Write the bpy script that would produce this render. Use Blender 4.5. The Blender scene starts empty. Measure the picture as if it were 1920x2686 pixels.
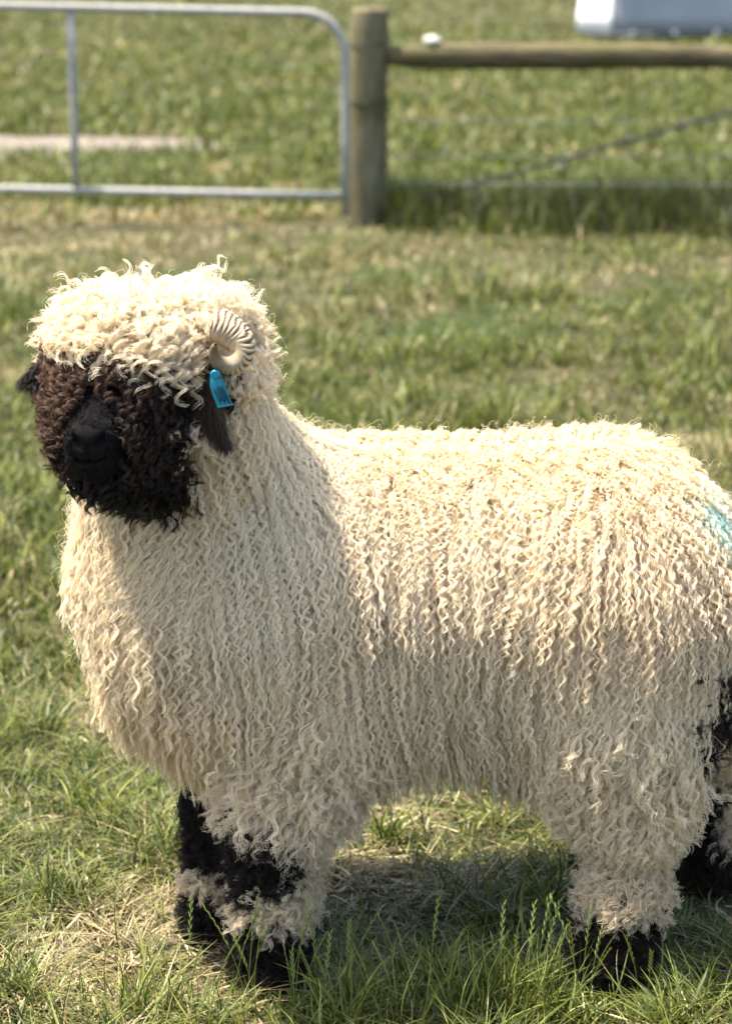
import bpy, math
import numpy as np
from mathutils import Vector, Matrix

R = math.radians
rng = np.random.default_rng(11)
scene = bpy.context.scene
col = scene.collection

# ------------------------------------------------------------------ camera
cam_d = bpy.data.cameras.new('camera')
cam = bpy.data.objects.new('camera', cam_d)
col.objects.link(cam)
cam.location = (0, 0, 1.43)
cam.rotation_euler = (R(90 - 14), 0, 0)
cam_d.sensor_fit = 'HORIZONTAL'
cam_d.sensor_width = 36
cam_d.lens = 36 * 2269 / 731
cam_d.clip_start = 0.05
cam_d.clip_end = 2000
cam_d.dof.use_dof = True
cam_d.dof.focus_distance = 3.10
cam_d.dof.aperture_fstop = 6.8
cam_d.dof.aperture_blades = 0
scene.camera = cam

# ------------------------------------------------------------------ light
SUN_EL, SUN_BACK = 68.0, 14.0          # from the left of the sheep, a little behind it
to_sun = Vector((-math.cos(R(SUN_EL)) * math.cos(R(SUN_BACK)), math.cos(R(SUN_EL)) * math.sin(R(SUN_BACK)), math.sin(R(SUN_EL))))
world = bpy.data.worlds.new('World')
scene.world = world
world.use_nodes = True
wn = world.node_tree
sky = wn.nodes.new('ShaderNodeTexSky')
sky.sky_type = 'NISHITA'
sky.sun_disc = False
sky.dust_density = 3.0
sky.sun_elevation = R(SUN_EL)
sky.sun_rotation = math.atan2(to_sun.x, to_sun.y)
wn.links.new(sky.outputs[0], wn.nodes['Background'].inputs[0])
wn.nodes['Background'].inputs[1].default_value = 0.15
sun_d = bpy.data.lights.new('sun', 'SUN')
sun_d.energy = 4.6
sun_d.angle = R(0.55)
sun_d.color = (1.0, 0.93, 0.82)
sun = bpy.data.objects.new('sun', sun_d)
sun.rotation_euler = to_sun.to_track_quat('Z', 'Y').to_euler()
col.objects.link(sun)

scene.view_settings.view_transform = 'Standard'
scene.view_settings.look = 'None'
scene.view_settings.exposure = 1.6
scene.view_settings.gamma = 1.0
cy = scene.cycles
cy.use_adaptive_sampling = True
cy.adaptive_threshold = 0.02
cy.max_bounces = 6
cy.diffuse_bounces = 4
cy.glossy_bounces = 3
cy.transmission_bounces = 6
cy.transparent_max_bounces = 8
cy.caustics_reflective = False
cy.caustics_refractive = False

# ------------------------------------------------------------------ small tools
def tag(o, label=None, cat=None, group=None, kind=None):
    for k, v in (('label', label), ('category', cat), ('group', group), ('kind', kind)):
        if v:
            o[k] = v
    return o

def empty(name, loc=(0, 0, 0)):
    o = bpy.data.objects.new(name, None)
    o.location = loc
    o.empty_display_size = 0.1
    col.objects.link(o)
    return o

def link(name, data, mat=None, parent=None):
    o = bpy.data.objects.new(name, data)
    if mat:
        data.materials.append(mat)
    col.objects.link(o)
    if parent:
        o.parent = parent
        o.matrix_parent_inverse = Matrix.Translation(-Vector(parent.location)) if parent.parent is None else Matrix.Identity(4)
    return o

def mesh_np(name, verts, faces, smooth=True, tint=None):
    """verts (n,3), faces (m,3 or 4) arrays."""
    me = bpy.data.meshes.new(name)
    verts = np.ascontiguousarray(verts, np.float32)
    faces = np.ascontiguousarray(faces, np.int32)
    m, k = faces.shape
    me.vertices.add(len(verts))
    me.vertices.foreach_set('co', verts.ravel())
    me.loops.add(m * k)
    me.loops.foreach_set('vertex_index', faces.ravel())
    me.polygons.add(m)
    me.polygons.foreach_set('loop_start', np.arange(0, m * k, k, dtype=np.int32))
    if smooth:
        me.polygons.foreach_set('use_smooth', np.ones(m, bool))
    if tint is not None:
        a = me.attributes.new('tint', 'FLOAT_COLOR', 'POINT')
        c = np.ones((len(verts), 4), np.float32)
        c[:, :3] = tint
        a.data.foreach_set('color', c.ravel())
    me.update(calc_edges=True)
    return me

def nrmz(v):
    return v / np.maximum(np.linalg.norm(v, axis=-1, keepdims=True), 1e-9)

def sstep(a, b, x):
    t = np.clip((x - a) / (b - a), 0, 1)
    return t * t * (3 - 2 * t)

def hash3(i, j, k, s):
    n = (i.astype(np.int64) * 374761393 + j.astype(np.int64) * 668265263 + k.astype(np.int64) * 2147483647 + s * 144269) & 0xffffffff
    n = ((n ^ (n >> 13)) * 1274126177) & 0xffffffff
    n = n ^ (n >> 16)
    return (n & 0xffff) / 65535.0

def vnoise(p, scale, seed=0):
    """smooth value noise, p (n,2|3) -> 0..1"""
    p = np.asarray(p, float) * scale
    if p.shape[1] == 2:
        p = np.c_[p, np.zeros(len(p))]
    i = np.floor(p).astype(np.int64)
    f = p - i
    f = f * f * (3 - 2 * f)
    out = 0
    for dx in (0, 1):
        for dy in (0, 1):
            for dz in (0, 1):
                w = (f[:, 0] if dx else 1 - f[:, 0]) * (f[:, 1] if dy else 1 - f[:, 1]) * (f[:, 2] if dz else 1 - f[:, 2])
                out = out + w * hash3(i[:, 0] + dx, i[:, 1] + dy, i[:, 2] + dz, seed)
    return out

def fbm(p, scale, seed=0, oct=3):
    s, a, t = 0, 1.0, 0
    for o in range(oct):
        s = s + a * vnoise(p, scale * 2 ** o, seed + 17 * o)
        t += a
        a *= 0.5
    return s / t

# ------------------------------------------------------------------ materials
def new_mat(name):
    m = bpy.data.materials.new(name)
    m.use_nodes = True
    nt = m.node_tree
    return m, nt, nt.nodes['Principled BSDF'], nt.nodes['Material Output']

def tint_mat(name, rough=0.5, spec=0.3, transl=0.3, sheen=0.0, tmul=(1, 1, 1)):
    """surface colour from the 'tint' attribute, part of the light passing through"""
    m, nt, bs, out = new_mat(name)
    at = nt.nodes.new('ShaderNodeAttribute')
    at.attribute_name = 'tint'
    nt.links.new(at.outputs['Color'], bs.inputs['Base Color'])
    bs.inputs['Roughness'].default_value = rough
    bs.inputs['Specular IOR Level'].default_value = spec
    bs.inputs['Sheen Weight'].default_value = sheen
    if transl > 0:
        tr = nt.nodes.new('ShaderNodeBsdfTranslucent')
        mu = nt.nodes.new('ShaderNodeMix')
        mu.data_type = 'RGBA'
        mu.blend_type = 'MULTIPLY'
        mu.inputs[0].default_value = 1
        nt.links.new(at.outputs['Color'], mu.inputs[6])
        mu.inputs[7].default_value = (*tmul, 1)
        nt.links.new(mu.outputs[2], tr.inputs['Color'])
        mx = nt.nodes.new('ShaderNodeMixShader')
        mx.inputs[0].default_value = transl
        nt.links.new(bs.outputs[0], mx.inputs[1])
        nt.links.new(tr.outputs[0], mx.inputs[2])
        nt.links.new(mx.outputs[0], out.inputs[0])
    return m

def noise_mat(name, c1, c2, scale=20, rough=0.6, spec=0.4, metal=0.0, bump=0.0, bscale=None, stretch=(1, 1, 1), c3=None, scale3=3.0):
    m, nt, bs, out = new_mat(name)
    tc = nt.nodes.new('ShaderNodeTexCoord')
    mp = nt.nodes.new('ShaderNodeMapping')
    mp.inputs['Scale'].default_value = stretch
    nt.links.new(tc.outputs['Object'], mp.inputs[0])
    nz = nt.nodes.new('ShaderNodeTexNoise')
    nz.inputs['Scale'].default_value = scale
    nz.inputs['Detail'].default_value = 6
    nt.links.new(mp.outputs[0], nz.inputs['Vector'])
    rp = nt.nodes.new('ShaderNodeValToRGB')
    rp.color_ramp.elements[0].position = 0.33
    rp.color_ramp.elements[1].position = 0.67
    rp.color_ramp.elements[0].color = (*c1, 1)
    rp.color_ramp.elements[1].color = (*c2, 1)
    nt.links.new(nz.outputs['Fac'], rp.inputs[0])
    src = rp.outputs[0]
    if c3:
        n3 = nt.nodes.new('ShaderNodeTexNoise')
        n3.inputs['Scale'].default_value = scale3
        n3.inputs['Detail'].default_value = 4
        nt.links.new(tc.outputs['Object'], n3.inputs['Vector'])
        r3 = nt.nodes.new('ShaderNodeValToRGB')
        r3.color_ramp.elements[0].position = 0.5
        r3.color_ramp.elements[1].position = 0.65
        nt.links.new(n3.outputs['Fac'], r3.inputs[0])
        mx = nt.nodes.new('ShaderNodeMix')
        mx.data_type = 'RGBA'
        nt.links.new(r3.outputs[0], mx.inputs[0])
        nt.links.new(src, mx.inputs[6])
        mx.inputs[7].default_value = (*c3, 1)
        src = mx.outputs[2]
    nt.links.new(src, bs.inputs['Base Color'])
    bs.inputs['Roughness'].default_value = rough
    bs.inputs['Specular IOR Level'].default_value = spec
    bs.inputs['Metallic'].default_value = metal
    if bump:
        nb = nt.nodes.new('ShaderNodeTexNoise')
        nb.inputs['Scale'].default_value = bscale or scale * 3
        nb.inputs['Detail'].default_value = 8
        nt.links.new(mp.outputs[0], nb.inputs['Vector'])
        b = nt.nodes.new('ShaderNodeBump')
        b.inputs['Strength'].default_value = bump
        b.inputs['Distance'].default_value = 0.01
        nt.links.new(nb.outputs['Fac'], b.inputs['Height'])
        nt.links.new(b.outputs[0], bs.inputs['Normal'])
    return m

M_wool = tint_mat('cream_wool', 0.55, 0.25, 0.38, 0.0, (1.0, 0.95, 0.85))
M_dark = tint_mat('dark_wool', 0.5, 0.25, 0.12, 0.0, (1.0, 0.8, 0.7))
M_skin = tint_mat('sheep_skin', 0.85, 0.06, 0.0)
M_grass = tint_mat('grass_blade', 0.45, 0.25, 0.25, 0.0, (1.0, 1.0, 0.6))
M_straw = tint_mat('dry_straw', 0.5, 0.3, 0.2)
M_hoof = noise_mat('hoof_horn', (0.012, 0.010, 0.009), (0.035, 0.028, 0.024), 40, 0.45, 0.4, 0, 0.3)
M_soil = noise_mat('soil_thatch', (0.026, 0.026, 0.012), (0.080, 0.070, 0.032), 14, 0.95, 0.1, 0, 0.8, 60, c3=(0.028, 0.042, 0.011), scale3=0.9)
M_track = noise_mat('gravel_track', (0.13, 0.108, 0.083), (0.20, 0.17, 0.135), 6, 0.95, 0.1, 0, 0.6, 40)
M_galv = noise_mat('galvanised_steel', (0.25, 0.24, 0.21), (0.37, 0.355, 0.315), 30, 0.6, 0.3, 0.0, 0.05)
M_post = noise_mat('weathered_post', (0.095, 0.082, 0.042), (0.20, 0.175, 0.10), 9, 0.9, 0.15, 0, 0.6, 20, (6, 6, 0.6), c3=(0.085, 0.08, 0.03), scale3=3.2)
M_rail = noise_mat('weathered_rail', (0.050, 0.040, 0.020), (0.165, 0.135, 0.07), 9, 0.9, 0.15, 0, 0.6, 20, (0.5, 6, 6), c3=(0.09, 0.085, 0.03), scale3=2.0)
M_wire = noise_mat('fence_wire', (0.25, 0.27, 0.26), (0.36, 0.38, 0.37), 30, 0.5, 0.4, 0.4)
M_stay = noise_mat('dull_stay', (0.06, 0.06, 0.05), (0.12, 0.12, 0.10), 12, 0.7, 0.3, 0.0, 0.2)
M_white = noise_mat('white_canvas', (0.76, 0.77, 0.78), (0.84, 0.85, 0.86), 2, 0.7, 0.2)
M_grey = noise_mat('shade_grey_canvas', (0.26, 0.28, 0.30), (0.31, 0.33, 0.35), 1.5, 0.7, 0.2)  # darker grey puts the shade of the shelter front into the canvas colour
M_hem = noise_mat('dark_hem', (0.03, 0.033, 0.036), (0.06, 0.065, 0.07), 8, 0.7, 0.3)
M_stone = noise_mat('pale_stone', (0.34, 0.32, 0.27), (0.48, 0.45, 0.38), 14, 0.9, 0.2, 0, 0.4)
M_tag = noise_mat('teal_plastic', (0.012, 0.21, 0.30), (0.02, 0.27, 0.36), 60, 0.42, 0.4)
M_ink = noise_mat('black_marker', (0.01, 0.012, 0.014), (0.02, 0.022, 0.025), 30, 0.6, 0.3)
M_eye = noise_mat('dark_eye', (0.008, 0.006, 0.005), (0.014, 0.010, 0.008), 30, 0.12, 0.6)

# ------------------------------------------------------------------ ground
def ground_z(x, y):
    p = np.c_[np.ravel(x), np.ravel(y)]
    near = 0.022 * (vnoise(p, 2.3, 3) - 0.5) + 0.012 * (vnoise(p, 7.0, 4) - 0.5)
    far = 0.10 * (vnoise(p, 0.35, 5) - 0.5) * sstep(4.5, 9, p[:, 1])
    return (near + far - 0.032).reshape(np.shape(x))

ys = np.concatenate([np.linspace(-6, 1.9, 12), np.linspace(2.0, 5.0, 76), np.linspace(5.1, 13, 80), np.linspace(13.4, 45, 90), np.geomspace(46, 900, 26)])
xs1 = np.concatenate([np.linspace(0, 1.6, 41), np.linspace(1.7, 6, 44), np.linspace(6.3, 24, 50), np.geomspace(25, 700, 20)])
xs = np.concatenate([-xs1[:0:-1], xs1])
gx, gy = np.meshgrid(xs, ys)
gz = ground_z(gx, gy)
nx, ny = len(xs), len(ys)
idx = np.arange(nx * ny).reshape(ny, nx)
gf = np.stack([idx[:-1, :-1], idx[:-1, 1:], idx[1:, 1:], idx[1:, :-1]], -1).reshape(-1, 4)
ground = link('ground', mesh_np('ground', np.c_[gx.ravel(), gy.ravel(), gz.ravel()], gf), M_soil)
tag(ground, 'dry thatchy meadow soil under the grass', 'ground', kind='structure')

# farm track beyond the gate
ty = np.linspace(-1, 1, 9)
tx = np.linspace(-14, -0.75, 70)
TX, TY = np.meshgrid(tx, ty)
cyl = 17.4 + 0.10 * np.sin(TX * 0.7)
half = 1.05 * (1 - sstep(-2.0, -0.75, TX) * 0.85) + 0.12 * (vnoise(np.c_[TX.ravel(), TY.ravel() * 3], 2.2, 9).reshape(TX.shape) - 0.5)
YY = cyl + TY * half
ZZ = ground_z(TX, YY) + 0.02 - 0.03 * TY ** 4
idx = np.arange(TX.size).reshape(TX.shape)
tf = np.stack([idx[:-1, :-1], idx[:-1, 1:], idx[1:, 1:], idx[1:, :-1]], -1).reshape(-1, 4)
track = link('track', mesh_np('track', np.c_[TX.ravel(), YY.ravel(), ZZ.ravel()], tf), M_track)
tag(track, 'pale bare gravel track crossing the field beyond the gate', 'track', kind='structure')

# ------------------------------------------------------------------ tubes
def tube(name, pts, rad, mat, parent=None, sides=10, caps=True, wob=0.0, seed=0):
    pts = np.asarray(pts, float)
    n = len(pts)
    rad = np.broadcast_to(np.asarray(rad, float), (n,))
    t = nrmz(np.gradient(pts, axis=0))
    ref = np.array([0, 0, 1.0]) if abs(t[0, 2]) < 0.8 else np.array([1.0, 0, 0])
    u = np.empty_like(t)
    u[0] = nrmz(np.cross(t[0], ref))
    for q in range(1, n):
        u[q] = nrmz(u[q - 1] - t[q] * (u[q - 1] @ t[q]))
    v = np.cross(t, u)
    a = np.linspace(0, 2 * np.pi, sides, endpoint=False)
    ring = pts[:, None] + rad[:, None, None] * (np.cos(a)[None, :, None] * u[:, None] + np.sin(a)[None, :, None] * v[:, None])
    if wob:
        q = ring.reshape(-1, 3)
        k = (vnoise(q, 9.0, seed) - 0.5) * wob
        ring = (q + (q - np.repeat(pts, sides, 0)) * k[:, None]).reshape(ring.shape)
    V = ring.reshape(-1, 3)
    i = np.arange(n - 1)[:, None] * sides
    j = np.arange(sides)[None, :]
    j2 = (j + 1) % sides
    F = np.stack([i + j, i + j2, i + sides + j2, i + sides + j], -1).reshape(-1, 4)
    if caps:
        V = np.r_[V, pts[:1], pts[-1:]]
        c0, c1 = len(V) - 2, len(V) - 1
        jj = np.arange(0, sides, 1)
        k2 = (jj + 1) % sides
        me = bpy.data.meshes.new(name)
        b = (n - 1) * sides
        fl = [list(map(int, f)) for f in F] + [[c0, int(y), int(x)] for x, y in zip(jj, k2)] + [[c1, int(b + x), int(b + y)] for x, y in zip(jj, k2)]
        me.from_pydata([tuple(p) for p in V], [], fl)
        me.polygons.foreach_set('use_smooth', [len(f) == 4 for f in fl])
        me.update()
    else:
        me = mesh_np(name, V, F)
    return link(name, me, mat, parent)

def line(a, b, n=2):
    a, b = np.array(a, float), np.array(b, float)
    return a + (b - a) * np.linspace(0, 1, n)[:, None]

# ------------------------------------------------------------------ gate and fence
gate = empty('field_gate', (-2.3, 12.28, 0))
tag(gate, 'grey galvanised tube gate with rounded corner hung against the round post', 'gate')
GY = 12.28
sl = -0.020                                             # the gate sags towards the post
def gp(x, z):
    return (x, GY, z + (x + 0.13) * sl)
corner = [gp(-0.33 + 0.22 * math.sin(a), 1.085 - 0.22 + 0.22 * math.cos(a)) for a in np.linspace(0, math.pi / 2, 9)]
tube('frame_tube', [gp(-4.3, 0.12), gp(-4.3, 1.085)] , 0.022, M_galv, gate)
tube('top_rail', [gp(-4.3, 1.085), gp(-2.4, 1.088), gp(-0.5, 1.085)] + corner + [gp(-0.11, 0.75), gp(-0.11, 0.45), gp(-0.11, 0.02)], 0.024, M_galv, gate, 14)
tube('bottom_rail', line(gp(-4.28, 0.125), gp(-0.13, 0.125), 6), 0.022, M_galv, gate, 12)
for x in (-1.56, -2.95):
    tube('upright_bar', line(gp(x, 0.145), gp(x, 1.062), 4), 0.021, M_galv, gate, 10)

fence = empty('wooden_fence', (0.02, 12.4, 0))
tag(fence, 'weathered round post and rail fence with wire stay beside the gate', 'fence')
zz = np.array([-0.25, 0.0, 0.05, 0.25, 0.5, 0.75, 0.95, 1.085, 1.105, 1.112])
pr = np.array([0.108, 0.108, 0.107, 0.106, 0.105, 0.104, 0.103, 0.102, 0.098, 0.085])
tube('post', np.c_[0.012 + 0.012 * (zz - 0.5) * 1.2, np.full(10, 12.4), zz], pr, M_post, fence, 28, wob=0.10)
tube('post', np.c_[np.full(10, 3.55), np.full(10, 12.42), zz], pr * 0.95, M_post, fence, 24, wob=0.12, seed=3)
rx = np.linspace(0.112, 3.45, 26)
rr = 0.065 + 0.006 * np.sin(rx * 2.1) - 0.022 * np.exp(-((rx - 0.11) / 0.10) ** 2)
tube('rail', np.c_[rx, np.full(26, 12.38), 0.858 - 0.006 * rx + 0.010 * np.sin(rx * 1.3)], rr, M_rail, fence, 20, wob=0.25, seed=5)
tube('stay', line((0.16, 12.30, 0.06), (3.48, 12.33, 1.0), 6), 0.0095, M_stay, fence, 8)
for z in (0.05, 0.185, 0.335, 0.52):
    w = line((0.12, 12.385, z), (3.46, 12.40, z), 14)
    w[:, 2] -= 0.01 * np.sin(np.linspace(0, np.pi, 14))
    tube('wire', w, 0.0024, M_wire, fence, 6)

for z in (0.30, 0.62, 0.93):
    a = np.linspace(0, 2 * np.pi, 25)
    tube('wire_band', np.c_[0.012 + 0.012 * (z - 0.5) * 1.2 + 0.1085 * np.cos(a), 12.4 + 0.1085 * np.sin(a), np.full(25, z) + 0.006 * np.sin(a * 1.5)], 0.0028, M_stay, fence, 6, caps=False)

def blob(name, c, r, mat, seed=0, amp=0.25, parent=None, seg=(20, 12)):
    nu, nv = seg
    u = np.linspace(0, 2 * np.pi, nu, endpoint=False)
    v = np.linspace(0.0, np.pi, nv + 1)[1:-1]
    U, V = np.meshgrid(u, v)
    d = np.stack([np.cos(U) * np.sin(V), np.sin(U) * np.sin(V), np.cos(V)], -1).reshape(-1, 3)
    d = np.r_[d, [[0, 0, 1.0], [0, 0, -1.0]]]
    k = 1 + amp * (vnoise(d + 5, 1.8, seed) - 0.5) * 2
    P = np.array(c) + d * np.array(r) * k[:, None]
    nr = nv - 1
    F = []
    for i in range(nr - 1):
        for j in range(nu):
            F.append((i * nu + j, i * nu + (j + 1) % nu, (i + 1) * nu + (j + 1) % nu, (i + 1) * nu + j)[::-1])
    t, b = nr * nu, nr * nu + 1
    for j in range(nu):
        F.append((j, (j + 1) % nu, t))
        F.append(((nr - 1) * nu + (j + 1) % nu, (nr - 1) * nu + j, b))
    me = bpy.data.meshes.new(name)
    me.from_pydata([tuple(p) for p in P], [], F)
    me.polygons.foreach_set('use_smooth', [True] * len(F))
    me.update()
    return link(name, me, mat, parent)

st = blob('stone', (0.352, 12.38, 0.936), (0.052, 0.05, 0.034), M_stone, 7, 0.2)
tag(st, 'small pale stone lying on top of the wooden rail', 'stone')

# canvas shelter far behind the fence (its top is out of the picture)
shelter = empty('canvas_shelter', (5.4, 36.9, 0))
tag(shelter, 'canvas shelter far beyond the rail, white sunlit end, front coloured grey for shade', 'shelter')
def panel(name, corners, th, mat, parent, nu=10, nv=6, wav=0.0, seed=0):
    c = [np.array(q, float) for q in corners]             # bl, br, tr, tl
    s = np.linspace(0, 1, nu)
    t = np.linspace(0, 1, nv)
    S, T = np.meshgrid(s, t)
    S, T = S[..., None], T[..., None]
    P = (c[0] * (1 - S) + c[1] * S) * (1 - T) + (c[3] * (1 - S) + c[2] * S) * T
    n = nrmz(np.cross(c[1] - c[0], c[3] - c[0]))
    k = wav * (vnoise(np.c_[S.ravel() * 3, T.ravel() * 2], 2.2, seed) - 0.5)
    P = P.reshape(-1, 3) + n * k[:, None]
    m = len(P)
    V = np.r_[P + n * th / 2, P - n * th / 2]
    idx = np.arange(m).reshape(nv, nu)
    Ff = np.stack([idx[:-1, :-1], idx[:-1, 1:], idx[1:, 1:], idx[1:, :-1]], -1).reshape(-1, 4)
    rim = np.r_[idx[0, :], idx[1:, -1], idx[-1, -2::-1], idx[-2:0:-1, 0]]
    r2 = np.roll(rim, -1)
    Fs = np.stack([rim, rim + m, r2 + m, r2], -1)
    return link(name, mesh_np(name, V, np.r_[Ff, Ff[:, ::-1] + m, Fs], smooth=False), mat, parent)
SX, SZ = 0.22, 0.03
front = [(3.60, 36.0, 0.09), (7.6, 36.0, 0.09), (7.6, 36.15, 1.9), (3.66, 36.15, 1.9)]
end = [(3.215, 37.9, 0.09), (3.585, 36.0, 0.09), (3.645, 36.15, 1.9), (3.46, 37.7, 1.9)]
front = [(a + SX, b, c + SZ) for a, b, c in front]
end = [(a + SX, b, c + SZ) for a, b, c in end]
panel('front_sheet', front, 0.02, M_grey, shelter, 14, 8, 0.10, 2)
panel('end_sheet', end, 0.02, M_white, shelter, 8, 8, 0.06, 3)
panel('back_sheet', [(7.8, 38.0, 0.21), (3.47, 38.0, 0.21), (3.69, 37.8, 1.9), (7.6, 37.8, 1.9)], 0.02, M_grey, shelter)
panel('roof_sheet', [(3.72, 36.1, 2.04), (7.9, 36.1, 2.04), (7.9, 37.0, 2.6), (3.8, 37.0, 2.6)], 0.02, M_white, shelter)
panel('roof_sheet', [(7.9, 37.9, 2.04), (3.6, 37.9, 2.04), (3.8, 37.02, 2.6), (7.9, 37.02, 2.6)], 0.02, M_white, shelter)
tube('hem_bar', line((3.81, 35.96, 0.08), (7.8, 35.96, 0.08), 4), 0.05, M_hem, shelter, 8)
tube('hem_bar', line((3.79, 35.99, 0.08), (3.42, 37.9, 0.08), 4), 0.03, M_hem, shelter, 8)
for x in (4.1, 4.75, 5.4, 6.05):
    panel('peg_tab', [(x, 35.90, 0.06), (x + 0.06, 35.90, 0.06), (x + 0.06, 35.90, 0.16), (x, 35.90, 0.16)], 0.01, M_grey, shelter, 2, 2)

# ------------------------------------------------------------------ sheep: body shape as a distance field
def rc(a, b, ra, rb):
    a, b = np.array(a, float), np.array(b, float)
    ba = b - a
    L2 = ba @ ba
    def f(p):
        t = np.clip(((p - a) @ ba) / L2, 0, 1)
        return np.linalg.norm(p - a - t[:, None] * ba, axis=1) - (ra + (rb - ra) * t)
    return f

def el(c, r):
    c, r = np.array(c, float), np.array(r, float)
    def f(p):
        q = (p - c) / r
        k0 = np.linalg.norm(q, axis=1)
        k1 = np.linalg.norm(q / r, axis=1)
        return k0 * (k0 - 1) / np.maximum(k1, 1e-6)
    return f

PRIM = [
    ('trunk', rc((-0.17, 3.27, 0.505), (0.32, 3.27, 0.508), 0.196, 0.200), .05),
    ('trunk', el((0.365, 3.27, 0.512), (0.165, 0.200, 0.190)), .05),
    ('chest', el((-0.215, 3.24, 0.515), (0.168, 0.182, 0.205)), .09),
    ('trunk', el((-0.12, 3.15, 0.45), (0.14, 0.10, 0.20)), .10),
    ('thigh', el((0.36, 3.15, 0.42), (0.135, 0.10, 0.19)), .12),
    ('thigh', el((0.40, 3.38, 0.42), (0.13, 0.10, 0.19)), .06),
    ('neck', rc((-0.240, 3.21, 0.62), (-0.268, 3.12, 0.80), 0.148, 0.112), .08),
    ('skull', rc((-0.280, 3.11, 0.865), (-0.330, 3.00, 0.835), 0.095, 0.080), .04),
    ('skull', el((-0.330, 3.06, 0.905), (0.078, 0.085, 0.055)), .05),
    ('skull', el((-0.235, 3.11, 0.890), (0.055, 0.075, 0.060)), .05),
    ('muzzle', rc((-0.338, 2.985, 0.862), (-0.354, 2.878, 0.812), 0.052, 0.032), .03),
    ('muzzle', rc((-0.332, 2.985, 0.805), (-0.353, 2.886, 0.783), 0.050, 0.025), .03),
    ('muzzle', el((-0.325, 2.985, 0.806), (0.062, 0.066, 0.046)), .03),
    ('fn', rc((-0.10, 3.13, 0.36), (-0.128, 3.065, 0.19), 0.090, 0.050), .05),
    ('fn', rc((-0.128, 3.065, 0.19), (-0.140, 3.03, 0.003), 0.046, 0.036), .02),
    ('ff', rc((-0.17, 3.34, 0.36), (-0.205, 3.23, 0.17), 0.085, 0.048), .05),
    ('ff', rc((-0.205, 3.23, 0.17), (-0.225, 3.175, 0.003), 0.042, 0.034), .02),
    ('rn', rc((0.36, 3.13, 0.36), (0.385, 3.075, 0.20), 0.090, 0.046), .05),
    ('rn', rc((0.385, 3.075, 0.20), (0.368, 3.040, 0.10), 0.044, 0.036), .03),
    ('rn', rc((0.368, 3.040, 0.10), (0.356, 3.026, 0.003), 0.036, 0.034), .02),
    ('rf', rc((0.42, 3.39, 0.34), (0.53, 3.39, 0.19), 0.095, 0.050), .05),
    ('rf', rc((0.53, 3.39, 0.19), (0.546, 3.385, 0.003), 0.046, 0.036), .02),
    ('tail', rc((0.505, 3.29, 0.56), (0.575, 3.30, 0.32), 0.035, 0.026), .04),
]
REG = {n: i for i, n in enumerate(['trunk', 'chest', 'thigh', 'neck', 'skull', 'muzzle', 'fn', 'ff', 'rn', 'rf', 'tail'])}

def sdf(p, want_region=False):
    d = None
    best = np.full(len(p), 1e9)
    reg = np.zeros(len(p), int)
    for nm, f, k in PRIM:
        e = f(p)
        if want_region:
            m = e < best
            best[m] = e[m]
            reg[m] = REG[nm]
        if d is None:
            d = e
        else:
            h = np.maximum(k - np.abs(d - e), 0) / k
            d = np.minimum(d, e) - h * h * k * 0.25
    return (d, reg) if want_region else d

def grad(p, e=0.004):
    g = np.empty_like(p)
    for a in range(3):
        o = np.zeros(3)
        o[a] = e
        g[:, a] = sdf(p + o) - sdf(p - o)
    return nrmz(g)

def surface_nets(lo, hi, h):
    ax = [np.arange(lo[a], hi[a], h) for a in range(3)]
    X = np.stack(np.meshgrid(*ax, indexing='ij'), -1)
    sh = X.shape[:3]
    v = np.concatenate([sdf(c) for c in np.array_split(X.reshape(-1, 3), 12)]).reshape(sh)
    s = v < 0
    c = sum(s[i:sh[0] - 1 + i, j:sh[1] - 1 + j, k:sh[2] - 1 + k].astype(int) for i in (0, 1) for j in (0, 1) for k in (0, 1))
    act = (c > 0) & (c < 8)
    ids = np.full(act.shape, -1)
    ids[act] = np.arange(act.sum())
    P = np.array(lo) + (np.argwhere(act) + 0.5) * h
    for _ in range(4):
        P = P - sdf(P)[:, None] * grad(P)
    F = []
    for a in range(3):
        b, d = (a + 1) % 3, (a + 2) % 3
        s0 = np.moveaxis(s, [a, b, d], [0, 1, 2])
        I = np.moveaxis(ids, [a, b, d], [0, 1, 2])
        e0, e1 = s0[:-1, 1:-1, 1:-1], s0[1:, 1:-1, 1:-1]
        q = np.stack([I[:, :-1, :-1], I[:, 1:, :-1], I[:, 1:, 1:], I[:, :-1, 1:]], -1)
        F.append(q[e0 & ~e1])
        F.append(q[~e0 & e1][:, ::-1])
    return P, np.concatenate(F)

BV, BF = surface_nets((-0.52, 2.78, -0.06), (0.66, 3.58, 1.04), 0.010)

# where the sheep is dark (face, knees, feet, back of the thigh)
FWD = nrmz(np.array([-0.20, -0.92, -0.33]))
HEADC = np.array([-0.285, 3.08, 0.87])

def face_amount(p):
    q = p - HEADC
    f = q @ FWD
    up = 0.940 - 0.10 * (p[:, 0] + 0.33) ** 2 * 10
    lower = sstep(0.0, 0.035, up - p[:, 2] + 0.3 * np.maximum(-p[:, 1] + 2.96, 0))
    return sstep(0.015, 0.04, f) * lower * (p[:, 0] < -0.260 + 0.055 * sstep(0.815, 0.84, p[:, 2]) + 0.012 * (vnoise(p, 40, 77) - 0.5))

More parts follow.
